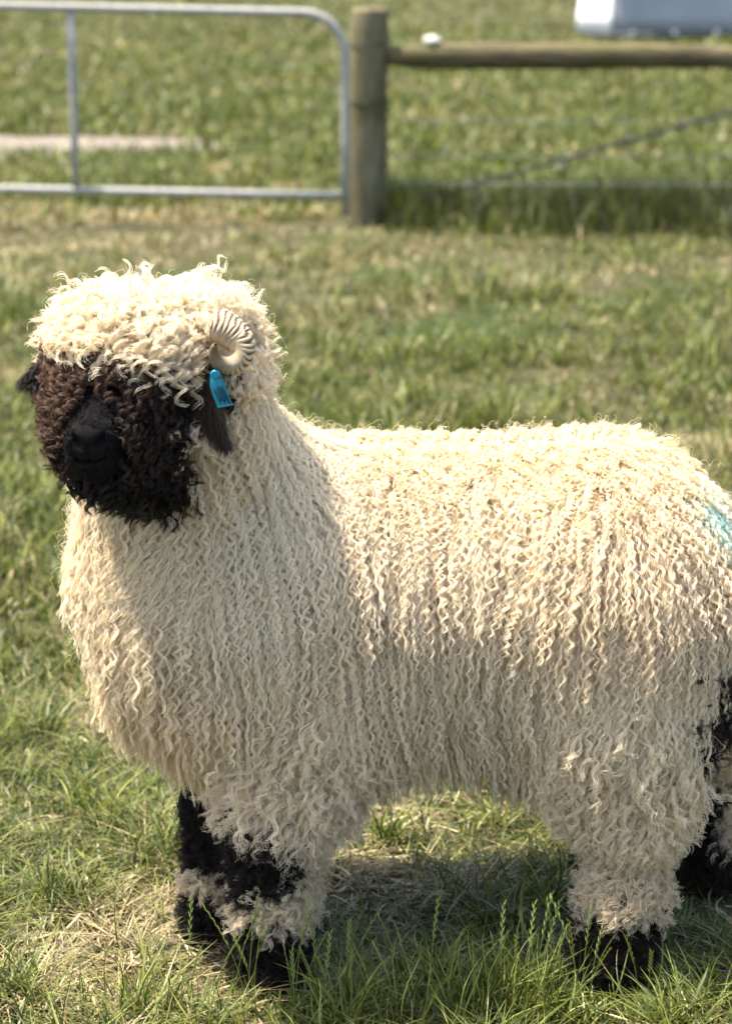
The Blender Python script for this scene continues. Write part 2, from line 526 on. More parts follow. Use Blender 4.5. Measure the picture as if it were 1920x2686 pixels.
def is_dark(p, reg):
    z, x, y = p[:, 2], p[:, 0], p[:, 1]
    jit = 0.030 * (vnoise(p, 30, 8) - 0.5)
    head = (reg == REG['skull']) | (reg == REG['muzzle']) | ((reg == REG['neck']) & (z > 0.72))
    d = head & (face_amount(p) > 0.5)
    zz = z + jit
    d |= (reg == REG['fn']) & ((zz < 0.072) | ((zz > 0.118 + 0.5 * (x + 0.15)) & (zz < 0.235 - 0.4 * (x + 0.15)) & (x < -0.108 + jit)))
    d |= (reg == REG['ff']) & ((zz < 0.050) | ((zz > 0.095) & (zz < 0.28)))
    d |= (reg == REG['rn']) & (zz < 0.092)
    d |= (reg == REG['rf']) & (zz < 0.17) & ~((zz > 0.055) & (x > 0.548))
    d |= (x > 0.465 + jit) & (zz > 0.30) & (zz < 0.475) & (y < 3.34) & (reg == REG['thigh'])
    return d

def refine(V, F, sel):
    import bmesh
    bm = bmesh.new()
    vs = [bm.verts.new(v) for v in V]
    for f in F:
        bm.faces.new([vs[i] for i in f])
    bm.verts.ensure_lookup_table()
    ed = [e for e in bm.edges if sel[e.verts[0].index] and sel[e.verts[1].index]] if bm.verts.index_update() is None else []
    bmesh.ops.subdivide_edges(bm, edges=ed, cuts=3, use_grid_fill=True)
    bmesh.ops.triangulate(bm, faces=bm.faces)
    bm.verts.index_update()
    V2 = np.array([v.co[:] for v in bm.verts])
    F2 = np.array([[v.index for v in f.verts] for f in bm.faces])
    bm.free()
    for _ in range(2):
        V2 = V2 - sdf(V2)[:, None] * grad(V2)
    return V2, F2
BV, BF = refine(BV, BF, (BV[:, 1] < 2.93) & (BV[:, 2] > 0.7))
sd_, breg = sdf(BV, True)
bd = is_dark(BV, breg)
bt = np.where(bd[:, None], np.array([0.018, 0.012, 0.010]), np.array([0.66, 0.56, 0.42]))
nosezone = (breg == REG['muzzle']) & (BV[:, 1] < 2.95)
bt[nosezone] = (0.008, 0.007, 0.007)

sheep = empty('sheep', (0.05, 3.2, -0.032))
tag(sheep, 'shaggy cream sheep with black face, curled horn and teal ear tag', 'sheep')

# nose and mouth relief on the muzzle end
BVf = BV.copy()
bn = grad(BV)
tip = np.array([-0.356, 2.850, 0.800])
axm = nrmz(np.array([-0.025, -0.12, -0.035]))
side = nrmz(np.cross(axm, [0, 0, 1.0]))
upm = np.cross(side, axm)
q = BV - tip
sx, su, sf = q @ side, q @ upm, q @ axm
infront = sf > -0.035
for s in (-1, 1):                                          # nostrils: slanted commas
    dd = ((np.abs(sx * s - 0.017)) / 0.008) ** 2 + ((su - 0.012 - 0.5 * (sx * s - 0.017)) / 0.006) ** 2
    BVf -= bn * (0.010 * np.exp(-dd) * infront)[:, None]
    rim = ((sx * s - 0.020) / 0.013) ** 2 + ((su - 0.022) / 0.008) ** 2
    BVf += bn * (0.0035 * np.exp(-rim) * infront)[:, None]
mo = np.exp(-((su + 0.020 - 6 * sx ** 2) / 0.004) ** 2) * (sf > -0.06)
BVf -= bn * (0.006 * mo)[:, None]
ph = np.exp(-(sx / 0.003) ** 2) * (su < 0.010) * (su > -0.022) * infront
BVf -= bn * (0.004 * ph)[:, None]
bodym = mesh_np('body', BVf, BF, True, bt)
body = link('body', bodym, M_skin, sheep)

# ------------------------------------------------------------------ wool
tri = BF
ta = 0.5 * np.linalg.norm(np.cross(BV[tri[:, 1]] - BV[tri[:, 0]], BV[tri[:, 2]] - BV[tri[:, 0]]), axis=1)
tcum = np.cumsum(ta) / ta.sum()
AREA = ta.sum()

def sample_surface(n):
    t = tri[np.searchsorted(tcum, rng.random(n))]
    a, b = rng.random(n), rng.random(n)
    m = a + b > 1
    a[m], b[m] = 1 - a[m], 1 - b[m]
    p = BV[t[:, 0]] + a[:, None] * (BV[t[:, 1]] - BV[t[:, 0]]) + b[:, None] * (BV[t[:, 2]] - BV[t[:, 0]])
    return p - sdf(p)[:, None] * grad(p)

def grow(root, nrm, L, lift, out, comb, grav, m):
    """centre lines of the locks: leave the skin along the normal, then bend to the comb direction and lie on the coat"""
    n = len(root)
    h = (L / (m - 1))[:, None]
    d = nrmz(nrm * out[:, None] + comb)
    p = root.copy()
    C = np.empty((n, m, 3))
    N = np.empty((n, m, 3))
    C[:, 0], N[:, 0] = p, nrm
    for s in range(1, m):
        d = nrmz(d + comb * (grav * h[:, 0] * 60)[:, None])
        p = p + d * h
        sd = sdf(p)
        g = grad(p) if s % 2 == 1 or s < 4 else N[:, s - 1]
        lim = lift * (1 - np.exp(-s * h[:, 0] / 0.018))
        push = np.maximum(lim - sd, 0)
        p = p + g * push[:, None]
        C[:, s], N[:, s] = p, g
    return C, N

def locks(C, N, lam, amp, amp2, ph, r0, K, rad, tipcurl=None, frizz=0.0006, twist=1.0, lenvar=0.3, taper=0.75):
    """wave the centre lines and spread K hairs round each"""
    n, m, _ = C.shape
    T = nrmz(np.gradient(C, axis=1))
    lat = nrmz(np.cross(T, N))
    up = np.cross(lat, T)
    seg = np.linalg.norm(np.diff(C, axis=1), axis=2)
    s = np.c_[np.zeros(n), np.cumsum(seg, 1)]
    t = np.linspace(0, 1, m)[None]
    ramp = np.clip(t * 3.5, 0, 1)
    grw = 1 + (tipcurl[:, None] * t ** 2 if tipcurl is not None else 0)
    a = 2 * np.pi * s / lam[:, None] + ph[:, None] + (0.5 + 0.9 * rng.random((n, 1))) * np.sin(2 * np.pi * t * (0.7 + 0.8 * rng.random((n, 1))) + 6.3 * rng.random((n, 1)))
    W = C + lat * (amp[:, None] * ramp * grw * np.sin(a))[..., None] + up * (amp2[:, None] * ramp * grw * np.cos(a))[..., None]
    rr = r0[:, None] * (0.55 + 0.75 * np.sin(np.pi * np.clip(t * 0.8 + 0.1, 0, 1))) * (1 - taper * t ** 2.2)
    th = rng.random((n, K)) * 2 * np.pi
    rk = np.sqrt(rng.random((n, K)))
    sc = 1 - lenvar * rng.random((n, K)) ** 1.5
    out = np.empty((n, K, m, 3), np.float32)
    base_i = np.arange(m)
    tw = twist * (rng.random(n) - 0.5) * 6
    for k in range(K):
        f = base_i[None] * sc[:, k:k + 1]
        i0 = np.minimum(f.astype(int), m - 2)
        fr = (f - i0)[..., None]
        ii = np.arange(n)[:, None]
        P = W[ii, i0] * (1 - fr) + W[ii, i0 + 1] * fr
        ang = th[:, k:k + 1] + tw[:, None] * t
        o = rk[:, k:k + 1] * rr
        P = P + lat * (o * np.cos(ang))[..., None] + up * (o * np.sin(ang))[..., None]
        if frizz:
            w = np.cumsum(rng.normal(0, 1, (n, m, 3)), 1) * frizz / math.sqrt(m) * 2
            P = P + w
        out[:, k] = P
    rads = rad[:, None, None] * (1 - 0.55 * t[None] ** 2) * np.ones((n, K, 1))
    return out.reshape(n * K, m, 3), rads.reshape(n * K, m).astype(np.float32)

def clear_front(C, pad=0.0):
    """locks that would fall across the horn or the ear tag are combed away (left out)"""
    x, y, z = C[..., 0], C[..., 1], C[..., 2]
    hit = (np.hypot(x + 0.180, z - 0.908) < 0.036 + pad) & (y < 2.985)
    hit |= (np.abs(x + 0.193) < 0.020 + pad) & (z > 0.826) & (z < 0.895) & (y < 2.985)
    hit |= (x > -0.222) & (x < -0.186) & (z > 0.800) & (z < 0.870) & (y < 2.985)
    return ~hit.any(1)

def hair_obj(name, parts, mat, parent):
    """parts: list of (P (n,m,3), rad (n,m), tint (n,3))"""
    sizes = np.concatenate([np.full(len(P), P.shape[1], np.int32) for P, _, _ in parts])
    cu = bpy.data.hair_curves.new(name)
    cu.add_curves(sizes.tolist())
    pos = np.concatenate([P.reshape(-1, 3) for P, _, _ in parts]).astype(np.float32)
    cu.attributes['position'].data.foreach_set('vector', pos.ravel())
    ra = cu.attributes.get('radius') or cu.attributes.new('radius', 'FLOAT', 'POINT')
    ra.data.foreach_set('value', np.concatenate([r.ravel() for _, r, _ in parts]).astype(np.float32))
    tc = np.ones((len(sizes), 4), np.float32)
    tc[:, :3] = np.concatenate([c for _, _, c in parts])
    ct = cu.attributes.new('tint', 'FLOAT_COLOR', 'CURVE')
    ct.data.foreach_set('color', tc.ravel())
    return link(name, cu, mat, parent)

def rep(c, K, var=0.10):
    c = np.repeat(c, K, 0)
    return np.clip(c * (1 + var * rng.normal(0, 1, (len(c), 1))), 0.003, 0.95)

# roots for the whole animal; the side turned from the viewer gets fewer
DENS = 15000
root = sample_surface(int(AREA * DENS))
nrm = grad(root)
_, reg = sdf(root, True)
keep = (nrm[:, 1] < 0.25) | (rng.random(len(root)) < 0.28)
keep &= root[:, 2] > -0.018
root, nrm, reg = root[keep], nrm[keep], reg[keep]
dark = is_dark(root, reg)
DOWN = np.array([0.04, 0.0, -1.0])

def cream(p, n):
    k = vnoise(p, 7, 21)[:, None]
    c = np.array([0.86, 0.73, 0.525]) * (1 - k) + np.array([0.91, 0.815, 0.635]) * k
    # lanolin yellow along the top of the back and low on the breast
    y = np.clip(sstep(0.62, 0.72, p[:, 2]) * sstep(-0.1, 0.1, p[:, 0]) * (p[:, 2] < 0.8) * 0.7 + sstep(0.55, 0.35, p[:, 2]) * sstep(-0.22, -0.34, p[:, 0]) * 0.9, 0, 1)[:, None]
    c = c * (1 - y * np.array([0.02, 0.06, 0.16]))
    # grubby grey brown low down on the legs
    g = sstep(0.30, 0.12, p[:, 2])[:, None] * 0.45
    c = c * (1 - g * np.array([0.35, 0.40, 0.48]))
    # teal marking dye on the rump
    dd = ((p[:, 0] - 0.462) / 0.022) ** 2 + ((p[:, 2] - 0.652) / 0.019) ** 2 + ((p[:, 1] - 3.19) / 0.06) ** 2
    t = 0.85 * np.exp(-dd * (0.7 + 0.8 * vnoise(p, 60, 5)))[:, None]
    return c * (1 - t) + np.array([0.26, 0.64, 0.68]) * t

fl_parts = []
# --- body fleece: long wavy locks hanging down
m_ = ~dark & np.isin(reg, [REG[k] for k in ('trunk', 'chest', 'thigh', 'neck', 'tail')])
crown_zone = (root[:, 2] > 0.845) & np.isin(reg, [REG['neck'], REG['skull']])
m_ &= ~crown_zone
p, n, rg = root[m_], nrm[m_], reg[m_]
k = len(p)
upper = rng.random(k) < 0.52                              # long outer locks over a shorter, softer under layer
top = sstep(0.55, 0.95, n[:, 2]) * (p[:, 2] > 0.55)
chest = sstep(-0.20, -0.34, p[:, 0])
thl = sstep(0.50, 0.36, p[:, 2]) * sstep(0.22, 0.32, p[:, 0])
comb = np.tile(DOWN, (k, 1)) + 0.20 * (np.c_[vnoise(p, 9, 31), vnoise(p, 9, 32), vnoise(p, 9, 33)] - 0.5) * 2 + 0.09 * (np.c_[vnoise(p, 28, 34), vnoise(p, 28, 35), vnoise(p, 28, 36)] - 0.5) * 2
# along the top the wool parts to either side
comb[:, 1] += np.where(p[:, 1] < 3.27, -0.55, 0.55) * top
comb[:, 0] += 0.25 * top + 0.12 * sstep(0.7, 0.85, p[:, 2])
comb = nrmz(comb)
comb = nrmz(comb - 0.9 * n * np.minimum((comb * n).sum(1, keepdims=True), 0))
ph0 = vnoise(p, 11, 41) * 9
for lay in (0, 1):
    u = upper if lay else ~upper
    pu, nu_, tp, ch, tl = p[u], n[u], top[u], chest[u], thl[u]
    k = len(pu)
    if lay:
        L = 0.095 + 0.045 * rng.random(k)
        lift = 0.016 + 0.010 * rng.random(k)
        rl, K, fz = 0.0014 + 0.0022 * rng.random(k) ** 1.7, 15, 0.0005
    else:
        L = 0.070 + 0.03 * rng.random(k)
        lift = 0.008 + 0.010 * rng.random(k)
        rl, K, fz = 0.0045 + 0.002 * rng.random(k), 12, 0.0012
    L = L - 0.065 * tp * (1 if lay else 0.5) + 0.015 * ch
    L *= 1 - 0.40 * sstep(0.34, 0.25, pu[:, 2]) - 0.35 * ch * sstep(0.46, 0.34, pu[:, 2])
    cb_ = nrmz(comb[u] + 0.07 * rng.normal(0, 1, (k, 3)))
    C, N = grow(pu, nu_, L, lift, 0.5 + 0.4 * rng.random(k) + 0.5 * tp, cb_, 1.0 - 0.5 * tp, 28 if lay else 20)
    lam = (0.0200 + 0.003 * rng.normal(0, 1, k)) * (0.7 + 0.65 * vnoise(pu, 14, 43)) * (1 + 0.6 * ch) * (1 + 0.4 * tl) * (1 - 0.35 * tp)
    lam = np.maximum(lam, 0.013)
    amp = (0.0016 + 0.0028 * rng.random(k)) * (0.65 + 0.7 * vnoise(pu, 11, 44)) * (1 + 0.6 * ch + 0.5 * tl) * (1 - 0.35 * sstep(0.48, 0.34, pu[:, 2]) * (1 - tl))
    ph = ph0[u] + rng.normal(0, 1.4, k)
    P, rd = locks(C, N, lam, amp, amp * (0.40 + 0.2 * tp), ph, rl * (1 + 0.3 * ch), K, np.full(k, 0.00042), tipcurl=0.2 + 0.5 * tl + 0.35 * tp, frizz=fz, lenvar=0.22)
    fl_parts.append((P, rd, rep(cream(pu, nu_) * (0.88 + 0.16 * rng.random((k, 1))), K, 0.07)))
    if lay:
        sel = rng.random(k) < 0.45                        # loose single hairs standing off the coat
        ks = sel.sum()
        P, rd = locks(C[sel], N[sel], lam[sel] * 1.3, amp[sel] * 1.2, amp[sel] * 1.5, rng.random(ks) * 6, np.full(ks, 0.008), 3, np.full(ks, 0.00020), frizz=0.005, taper=0.0)
        fl_parts.append((P, rd, rep(cream(pu[sel], nu_[sel]), 3)))
hair_obj('fleece', fl_parts, M_wool, sheep)

# --- crown: ringlets over the head and down the forehead
hornzone = (np.hypot(root[:, 0] + 0.187, root[:, 2] - 0.915) < 0.030) & (root[:, 1] < 3.12)
m_ = ~dark & ((reg == REG['skull']) | crown_zone) & ~hornzone & ~((root[:, 2] < 0.84) & (root[:, 0] < -0.245)) & ~((root[:, 2] < 0.878) & (root[:, 0] < -0.35))
p0, n0 = root[m_], nrm[m_]
dup = np.flatnonzero(rng.random(len(p0)) < 2) if len(p0) > 4500 else np.repeat(np.arange(len(p0)), 2)
p, n = p0[dup], n0[dup]
k = len(p)
p = p + 0.004 * rng.normal(0, 1, (k, 3))
p = p - sdf(p)[:, None] * grad(p)
n = grad(p)
nearhorn = np.exp(-(((p[:, 0] + 0.182) / 0.05) ** 2 + ((p[:, 2] - 0.91) / 0.055) ** 2)) * (p[:, 1] < 3.12)
right = sstep(-0.25, -0.18, p[:, 0])
left = sstep(-0.34, -0.40, p[:, 0])
L = (0.058 + 0.040 * rng.random(k)) * (1 - 0.5 * nearhorn) * (1 - 0.35 * right) * (1 - 0.42 * left)
flow = p - np.array([-0.285, 3.11, 0.97])
flow[:, 2] *= 0.3
comb = nrmz(nrmz(flow) * 0.8 + np.array([0, -0.15, -0.55]) + 0.45 * rng.normal(0, 1, (k, 3)))
comb = nrmz(comb - 0.8 * n * np.minimum((comb * n).sum(1, keepdims=True), 0))
C, N = grow(p, n, L, (0.006 + 0.020 * rng.random(k)) * (1 - 0.6 * nearhorn) * (1 - 0.4 * right) * (1 - 0.3 * left), 0.8 + 0.6 * rng.random(k), comb, 0.75 + 0.3 * rng.random(k), 26)
ok = clear_front(C)
C, N, p, n = C[ok], N[ok], p[ok], n[ok]
k = len(p)
K = 14
P, rd = locks(C, N, 0.020 + 0.012 * rng.random(k), 0.0018 + 0.0022 * rng.random(k), 0.0018 + 0.0022 * rng.random(k), rng.random(k) * 6.3, 0.0016 + 0.0016 * rng.random(k), K, np.full(k, 0.00038), tipcurl=0.4 + 1.5 * rng.random(k), frizz=0.0008, lenvar=0.22, taper=0.7)
tk = [(P, rd, rep(cream(p, n) * np.array([1.03, 1.04, 1.06]) * (0.88 + 0.16 * rng.random((k, 1))), K, 0.07))]
Pf, rf = locks(C, N, 0.02 + 0.012 * rng.random(k), np.full(k, 0.004), np.full(k, 0.004), rng.random(k) * 6.3, np.full(k, 0.005), 1, np.full(k, 0.0002), tipcurl=np.full(k, 1.0), frizz=0.004, taper=0.0)
tk.append((Pf, rf, rep(cream(p, n), 1)))
# forelock: longer ringlets falling over the forehead
k = 150
fx = np.r_[-0.385 + 0.165 * rng.random(95), rng.normal(-0.288, 0.022, 55)]
p = np.c_[fx, 2.990 + 0.03 * rng.random(k), 0.935 + 0.020 * rng.random(k)]
for _ in range(5):
    p = p - sdf(p)[:, None] * grad(p)
n = grad(p)
L = np.r_[0.055 + 0.035 * rng.random(95), 0.090 + 0.045 * rng.random(55)]
comb = nrmz(np.array([0.0, -0.25, -0.95]) + 0.22 * rng.normal(0, 1, (k, 3)))
C, N = grow(p, n, L, 0.022 + 0.022 * rng.random(k), 1.2 + 0.5 * rng.random(k), comb, 0.8 + 0.3 * rng.random(k), 30)
ok = clear_front(C)
C, N, p, n = C[ok], N[ok], p[ok], n[ok]
k = len(p)
K = 24
P, rd = locks(C, N, 0.021 + 0.008 * rng.random(k), 0.0030 + 0.002 * rng.random(k), 0.0030 + 0.002 * rng.random(k), rng.random(k) * 6.3, 0.0022 + 0.0016 * rng.random(k), K, np.full(k, 0.00036), tipcurl=0.5 + 1.2 * rng.random(k), frizz=0.0008, lenvar=0.2, taper=0.7)
tk.append((P, rd, rep(cream(p, n) * np.array([1.0, 0.99, 0.98]) * (0.9 + 0.14 * rng.random((k, 1))), K, 0.07)))
hair_obj('topknot', tk, M_wool, sheep)

# --- dark wool of the face
m_ = dark & np.isin(reg, [REG['skull'], REG['muzzle'], REG['neck']])
p0, n0 = root[m_], nrm[m_]
dup = np.repeat(np.arange(len(p0)), 2)
p = p0[dup] + 0.004 * rng.normal(0, 1, (len(dup), 3))
p = p - sdf(p)[:, None] * grad(p)
q = p - tip
bare = (q @ axm > -0.15) & (np.abs(q @ side) < 0.021 + 0.005 * rng.normal(0, 1, len(p))) & ((q @ upm) > -0.01) & (p[:, 2] < 0.875)
bare |= np.linalg.norm(q, axis=1) < 0.056 + 0.007 * rng.normal(0, 1, len(p))
def brown(p, fac):
    b = np.clip(fac, 0, 1)[:, None]
    return np.array([0.012, 0.0085, 0.0075]) * (1 - b) + np.array([0.098, 0.053, 0.030]) * b
pw = p[~bare]
n = grad(pw)
k = len(pw)
low = sstep(0.81, 0.74, pw[:, 2])
L = 0.032 + 0.016 * rng.random(k) + 0.050 * low * rng.random(k) * sstep(-0.38, -0.30, pw[:, 0])
away = pw - np.array([-0.345, 2.9, 0.86])
away[:, 2] -= 0.05
comb = nrmz(nrmz(away) * 0.7 + np.array([0, 0, -0.75]) + 0.45 * rng.normal(0, 1, (k, 3)))
comb = nrmz(comb - 0.8 * n * np.minimum((comb * n).sum(1, keepdims=True), 0))
ok = None
C, N = grow(pw, n, L, 0.008 + 0.022 * rng.random(k), 1.3 + 0.6 * rng.random(k), comb, 0.6 + 0.4 * low, 16)
lam = 0.012 + 0.006 * rng.random(k) + 0.010 * low
amp = 0.0026 + 0.0018 * rng.random(k)
K = 14
P, rd = locks(C, N, lam, amp, amp, rng.random(k) * 6.3, 0.0020 + 0.0014 * rng.random(k), K, np.full(k, 0.00045), tipcurl=0.7 * rng.random(k) + 0.4, frizz=0.0006, lenvar=0.15)
fac = 0.85 * sstep(-0.28, -0.40, pw[:, 0]) * sstep(0.74, 0.84, pw[:, 2]) + 0.8 * sstep(0.84, 0.93, pw[:, 2]) - 0.02 + 0.55 * (vnoise(pw, 25, 55) - 0.3) + 0.18 * rng.normal(0, 1, k)
fc = rep(brown(pw, fac), K, 0.2)
# short velvet on the bridge of the nose
ps = np.repeat(p[bare], 14, 0) + 0.003 * rng.normal(0, 1, (bare.sum() * 14, 3))
ps = ps - sdf(ps)[:, None] * grad(ps)
ps = ps[np.linalg.norm(ps - tip - upm * 0.008, axis=1) > 0.027]
ns = grad(ps)
ks = len(ps)
cb = nrmz(np.array([0.1, 0.3, -0.6]) + 0.6 * rng.normal(0, 1, (ks, 3)))
C2, N2 = grow(ps, ns, 0.003 + 0.0035 * rng.random(ks), np.full(ks, 0.0006), np.full(ks, 0.5), cb, np.full(ks, 1.0), 5)
P2, rd2 = locks(C2, N2, np.full(ks, 0.02), np.full(ks, 0.0003), np.full(ks, 0.0003), rng.random(ks) * 6, np.full(ks, 0.0015), 4, np.full(ks, 0.00022), frizz=0.001)
hair_obj('face_wool', [(P, rd, fc), (P2, rd2, rep(brown(ps, np.full(ks, 0.0)) * 0.7, 4, 0.2))], M_dark, sheep)

# --- leg wool, one piece for each leg
for leg in ('fn', 'ff', 'rn', 'rf'):
    m_ = (reg == REG[leg])
    p0 = root[m_]
    dup = np.repeat(np.arange(len(p0)), 2)
    p = p0[dup] + 0.004 * rng.normal(0, 1, (len(dup), 3))
    p = p - sdf(p)[:, None] * grad(p)
    p = p[p[:, 2] > -0.018]
    n = grad(p)
    k = len(p)
    dk = is_dark(p, np.full(k, REG[leg]))
    upper = sstep(0.17, 0.27, p[:, 2])
    cuff = 1 - upper
    L = 0.030 + 0.014 * rng.random(k) + 0.055 * upper * (1 - dk * 0.5)
    L = np.minimum(L, 0.020 + 0.85 * (p[:, 2] + 0.03))
    comb = nrmz(np.array([0, 0, -0.8]) + (0.25 + 0.30 * cuff)[:, None] * rng.normal(0, 1, (k, 3)))
    comb = nrmz(comb - 0.8 * n * np.minimum((comb * n).sum(1, keepdims=True), 0))
    C, N = grow(p, n, L, (0.008 + 0.016 * rng.random(k)) * (1 - 0.55 * upper) + 0.010 * cuff * rng.random(k), 0.8 + 0.9 * cuff * rng.random(k), comb, 0.9 - 0.2 * cuff, 18)
    C[..., 2] = np.maximum(C[..., 2], -0.026)
    if leg == 'rn':
        pinch, flare = 0.5 * np.exp(-((p[:, 2] - 0.168) / 0.028) ** 2), 0.6 * np.exp(-((p[:, 2] - 0.105) / 0.04) ** 2)
    else:
        pinch, flare = 0 * L, 0.4 * np.exp(-((p[:, 2] - 0.095) / 0.03) ** 2)
    C = p[:, None] + (C - p[:, None]) * (1 - 0.40 * pinch + 0.32 * flare)[:, None, None]
    lam = 0.014 + 0.007 * rng.random(k) + 0.012 * upper
    amp = 0.0022 + 0.0018 * rng.random(k) + 0.0012 * upper
    K = 11
    P, rd = locks(C, N, lam, amp, amp, rng.random(k) * 6.3, 0.0028 + 0.0014 * rng.random(k), K, np.full(k, 0.00042), tipcurl=0.2 + 0.35 * rng.random(k), frizz=0.0010)
    c = np.where(dk[:, None], brown(p, 0.25 * sstep(0.1, 0.03, p[:, 2]) * (leg[0] == 'r') + 0.15 * rng.random(k) - 0.02), cream(p, n) * (0.88 + 0.14 * rng.random((k, 1))))
    hair_obj('leg_wool', [(P, rd, rep(c, K))], M_wool, sheep)

# --- dark patch behind the thigh
m_ = dark & np.isin(reg, [REG['thigh'], REG['trunk'], REG['tail']])
p, n = root[m_], nrm[m_]
k = len(p)
if k:
    comb = nrmz(np.array([0.05, 0, -0.8]) + 0.4 * rng.normal(0, 1, (k, 3)))
    C, N = grow(p, n, 0.05 + 0.03 * rng.random(k), 0.01 + 0.02 * rng.random(k), np.full(k, 1.0), comb, np.full(k, 0.8), 20)
    P, rd = locks(C, N, 0.02 + 0.01 * rng.random(k), np.full(k, 0.004), np.full(k, 0.004), rng.random(k) * 6, np.full(k, 0.004), 14, np.full(k, 0.0004), tipcurl=0.5 + rng.random(k))
    hair_obj('breech_wool', [(P, rd, rep(brown(p, 0.1 + 0.15 * rng.random(k)), 14))], M_dark, sheep)

# ------------------------------------------------------------------ hooves
def hoof(c, ang):
    """cloven hoof: two claws side by side"""
    V, F = [], []
    ca, sa = math.cos(ang), math.sin(ang)
    for s in (-1, 1):
        o = len(V)
        rings = [(0.0, 0.030, 0.0165), (0.012, 0.029, 0.0162), (0.028, 0.026, 0.0155), (0.042, 0.023, 0.0150), (0.052, 0.020, 0.013)]
        for z, ln, w in rings:
            for j in range(14):
                a = 2 * math.pi * j / 14
                lx = -ln * math.cos(a) * (1.0 if math.cos(a) > 0 else 0.7) - (0.042 - z) * 0.32
                ly = s * 0.0155 + w * math.sin(a) * (0.55 + 0.45 * abs(math.sin(a)))
                V.append((c[0] + lx * ca - ly * sa, c[1] + lx * sa + ly * ca, z - 0.034))
        for i in range(len(rings) - 1):
            for j in range(14):
                F.append((o + i * 14 + j, o + i * 14 + (j + 1) % 14, o + (i + 1) * 14 + (j + 1) % 14, o + (i + 1) * 14 + j)[::-1])
        F.append(tuple(o + j for j in range(14)))
        F.append(tuple(o + (len(rings) - 1) * 14 + j for j in range(14))[::-1])
    me = bpy.data.meshes.new('hoof')
    me.from_pydata(V, [], F)
    me.update()
    return link('hoof', me, M_hoof, sheep)
for c, a in (((-0.142, 3.026), 0.35), ((-0.228, 3.17), 0.2), ((0.352, 3.025), 0.3), ((0.545, 3.385), 0.1)):
    hoof(c, a)

# ------------------------------------------------------------------ horn
mh, nt, bs, out = new_mat('banded_horn')
at = nt.nodes.new('ShaderNodeAttribute')
at.attribute_name = 'tint'
nz = nt.nodes.new('ShaderNodeTexNoise')
nz.inputs['Scale'].default_value = 220
nz.inputs['Detail'].default_value = 5
mx = nt.nodes.new('ShaderNodeMix')
mx.data_type = 'RGBA'
mx.blend_type = 'OVERLAY'
mx.inputs[0].default_value = 0.6
nt.links.new(at.outputs['Color'], mx.inputs[6])
nt.links.new(nz.outputs['Fac'], mx.inputs[7])
nt.links.new(mx.outputs[2], bs.inputs['Base Color'])
bs.inputs['Roughness'].default_value = 0.75
bs.inputs['Specular IOR Level'].default_value = 0.2
def make_horn():
    ns, sides = 170, 26
    t = np.linspace(0, 1, ns)
    th = np.radians(125 - 340 * t)                       # clockwise as seen from the camera
    Rr = 0.0150 + 0.009 * t ** 2
    cx, cz = -0.179, 0.910
    cen = np.c_[cx + Rr * np.cos(th) * 0.92, 2.994 - 0.040 * t - 0.018 * t ** 3, cz + Rr * np.sin(th) * 1.02]
    cen[:, 2] += 0.016 * np.clip(0.22 - t, 0, 1) / 0.22
    cen[:, 0] -= 0.010 * np.clip(0.22 - t, 0, 1) / 0.22
    rad = 0.0225 * (1 - t) ** 0.45 * (0.62 + 0.38 * (1 - t)) + 0.0018
    s = np.r_[0, np.cumsum(np.linalg.norm(np.diff(cen, axis=0), axis=1))]
    T = nrmz(np.gradient(cen, axis=0))
    rad_dir = nrmz(cen - np.c_[np.full(ns, cx), cen[:, 1], np.full(ns, cz)])
    rad_dir = nrmz(rad_dir - T * (rad_dir * T).sum(1, keepdims=True))
    b = np.cross(T, rad_dir)
    a = np.linspace(0, 2 * np.pi, sides, endpoint=False)
    A = a[None]
    zig = 0.0040 * np.cos(2 * A + 0.6) + 0.0015 * np.sin(A) + 0.0022 * (vnoise(np.c_[np.repeat(t, sides) * 40, np.tile(a, ns) * 1.5], 1.0, 71).reshape(ns, sides) - 0.5)
    ph = (s[:, None] + zig) * 2 * np.pi / 0.0056
    wv = np.sin(ph)
    strength = (np.clip((0.80 - t) / 0.3, 0, 1))[:, None]
    strength = strength * sstep(-0.05, 0.45, np.cos(A))
    rr = rad[:, None] * (1 + 0.035 * wv * strength)
    V = cen[:, None] + rr[..., None] * (np.cos(A)[..., None] * rad_dir[:, None] * 1.0 + np.sin(A)[..., None] * b[:, None] * 1.12)
    pale, darkc = np.array([0.62, 0.49, 0.31]), np.array([0.11, 0.064, 0.032])
    w = np.clip(0.62 + 1.1 * wv, 0, 1) * strength + (1 - strength) * np.clip(0.15 + 0.9 * (fbm(V.reshape(-1, 3), 120, 3).reshape(wv.shape)), 0, 1) * np.clip(1.9 - 1.75 * t[:, None], 0.05, 1) ** 1.2
    tint = (pale * w[..., None] + darkc * (1 - w[..., None])).reshape(-1, 3)
    i = np.arange(ns - 1)[:, None] * sides
    j = np.arange(sides)[None]
    j2 = (j + 1) % sides
    F = np.stack([i + j, i + sides + j, i + sides + j2, i + j2], -1).reshape(-1, 4)
    return link('horn', mesh_np('horn', V.reshape(-1, 3), F, True, tint), mh, sheep)
make_horn()

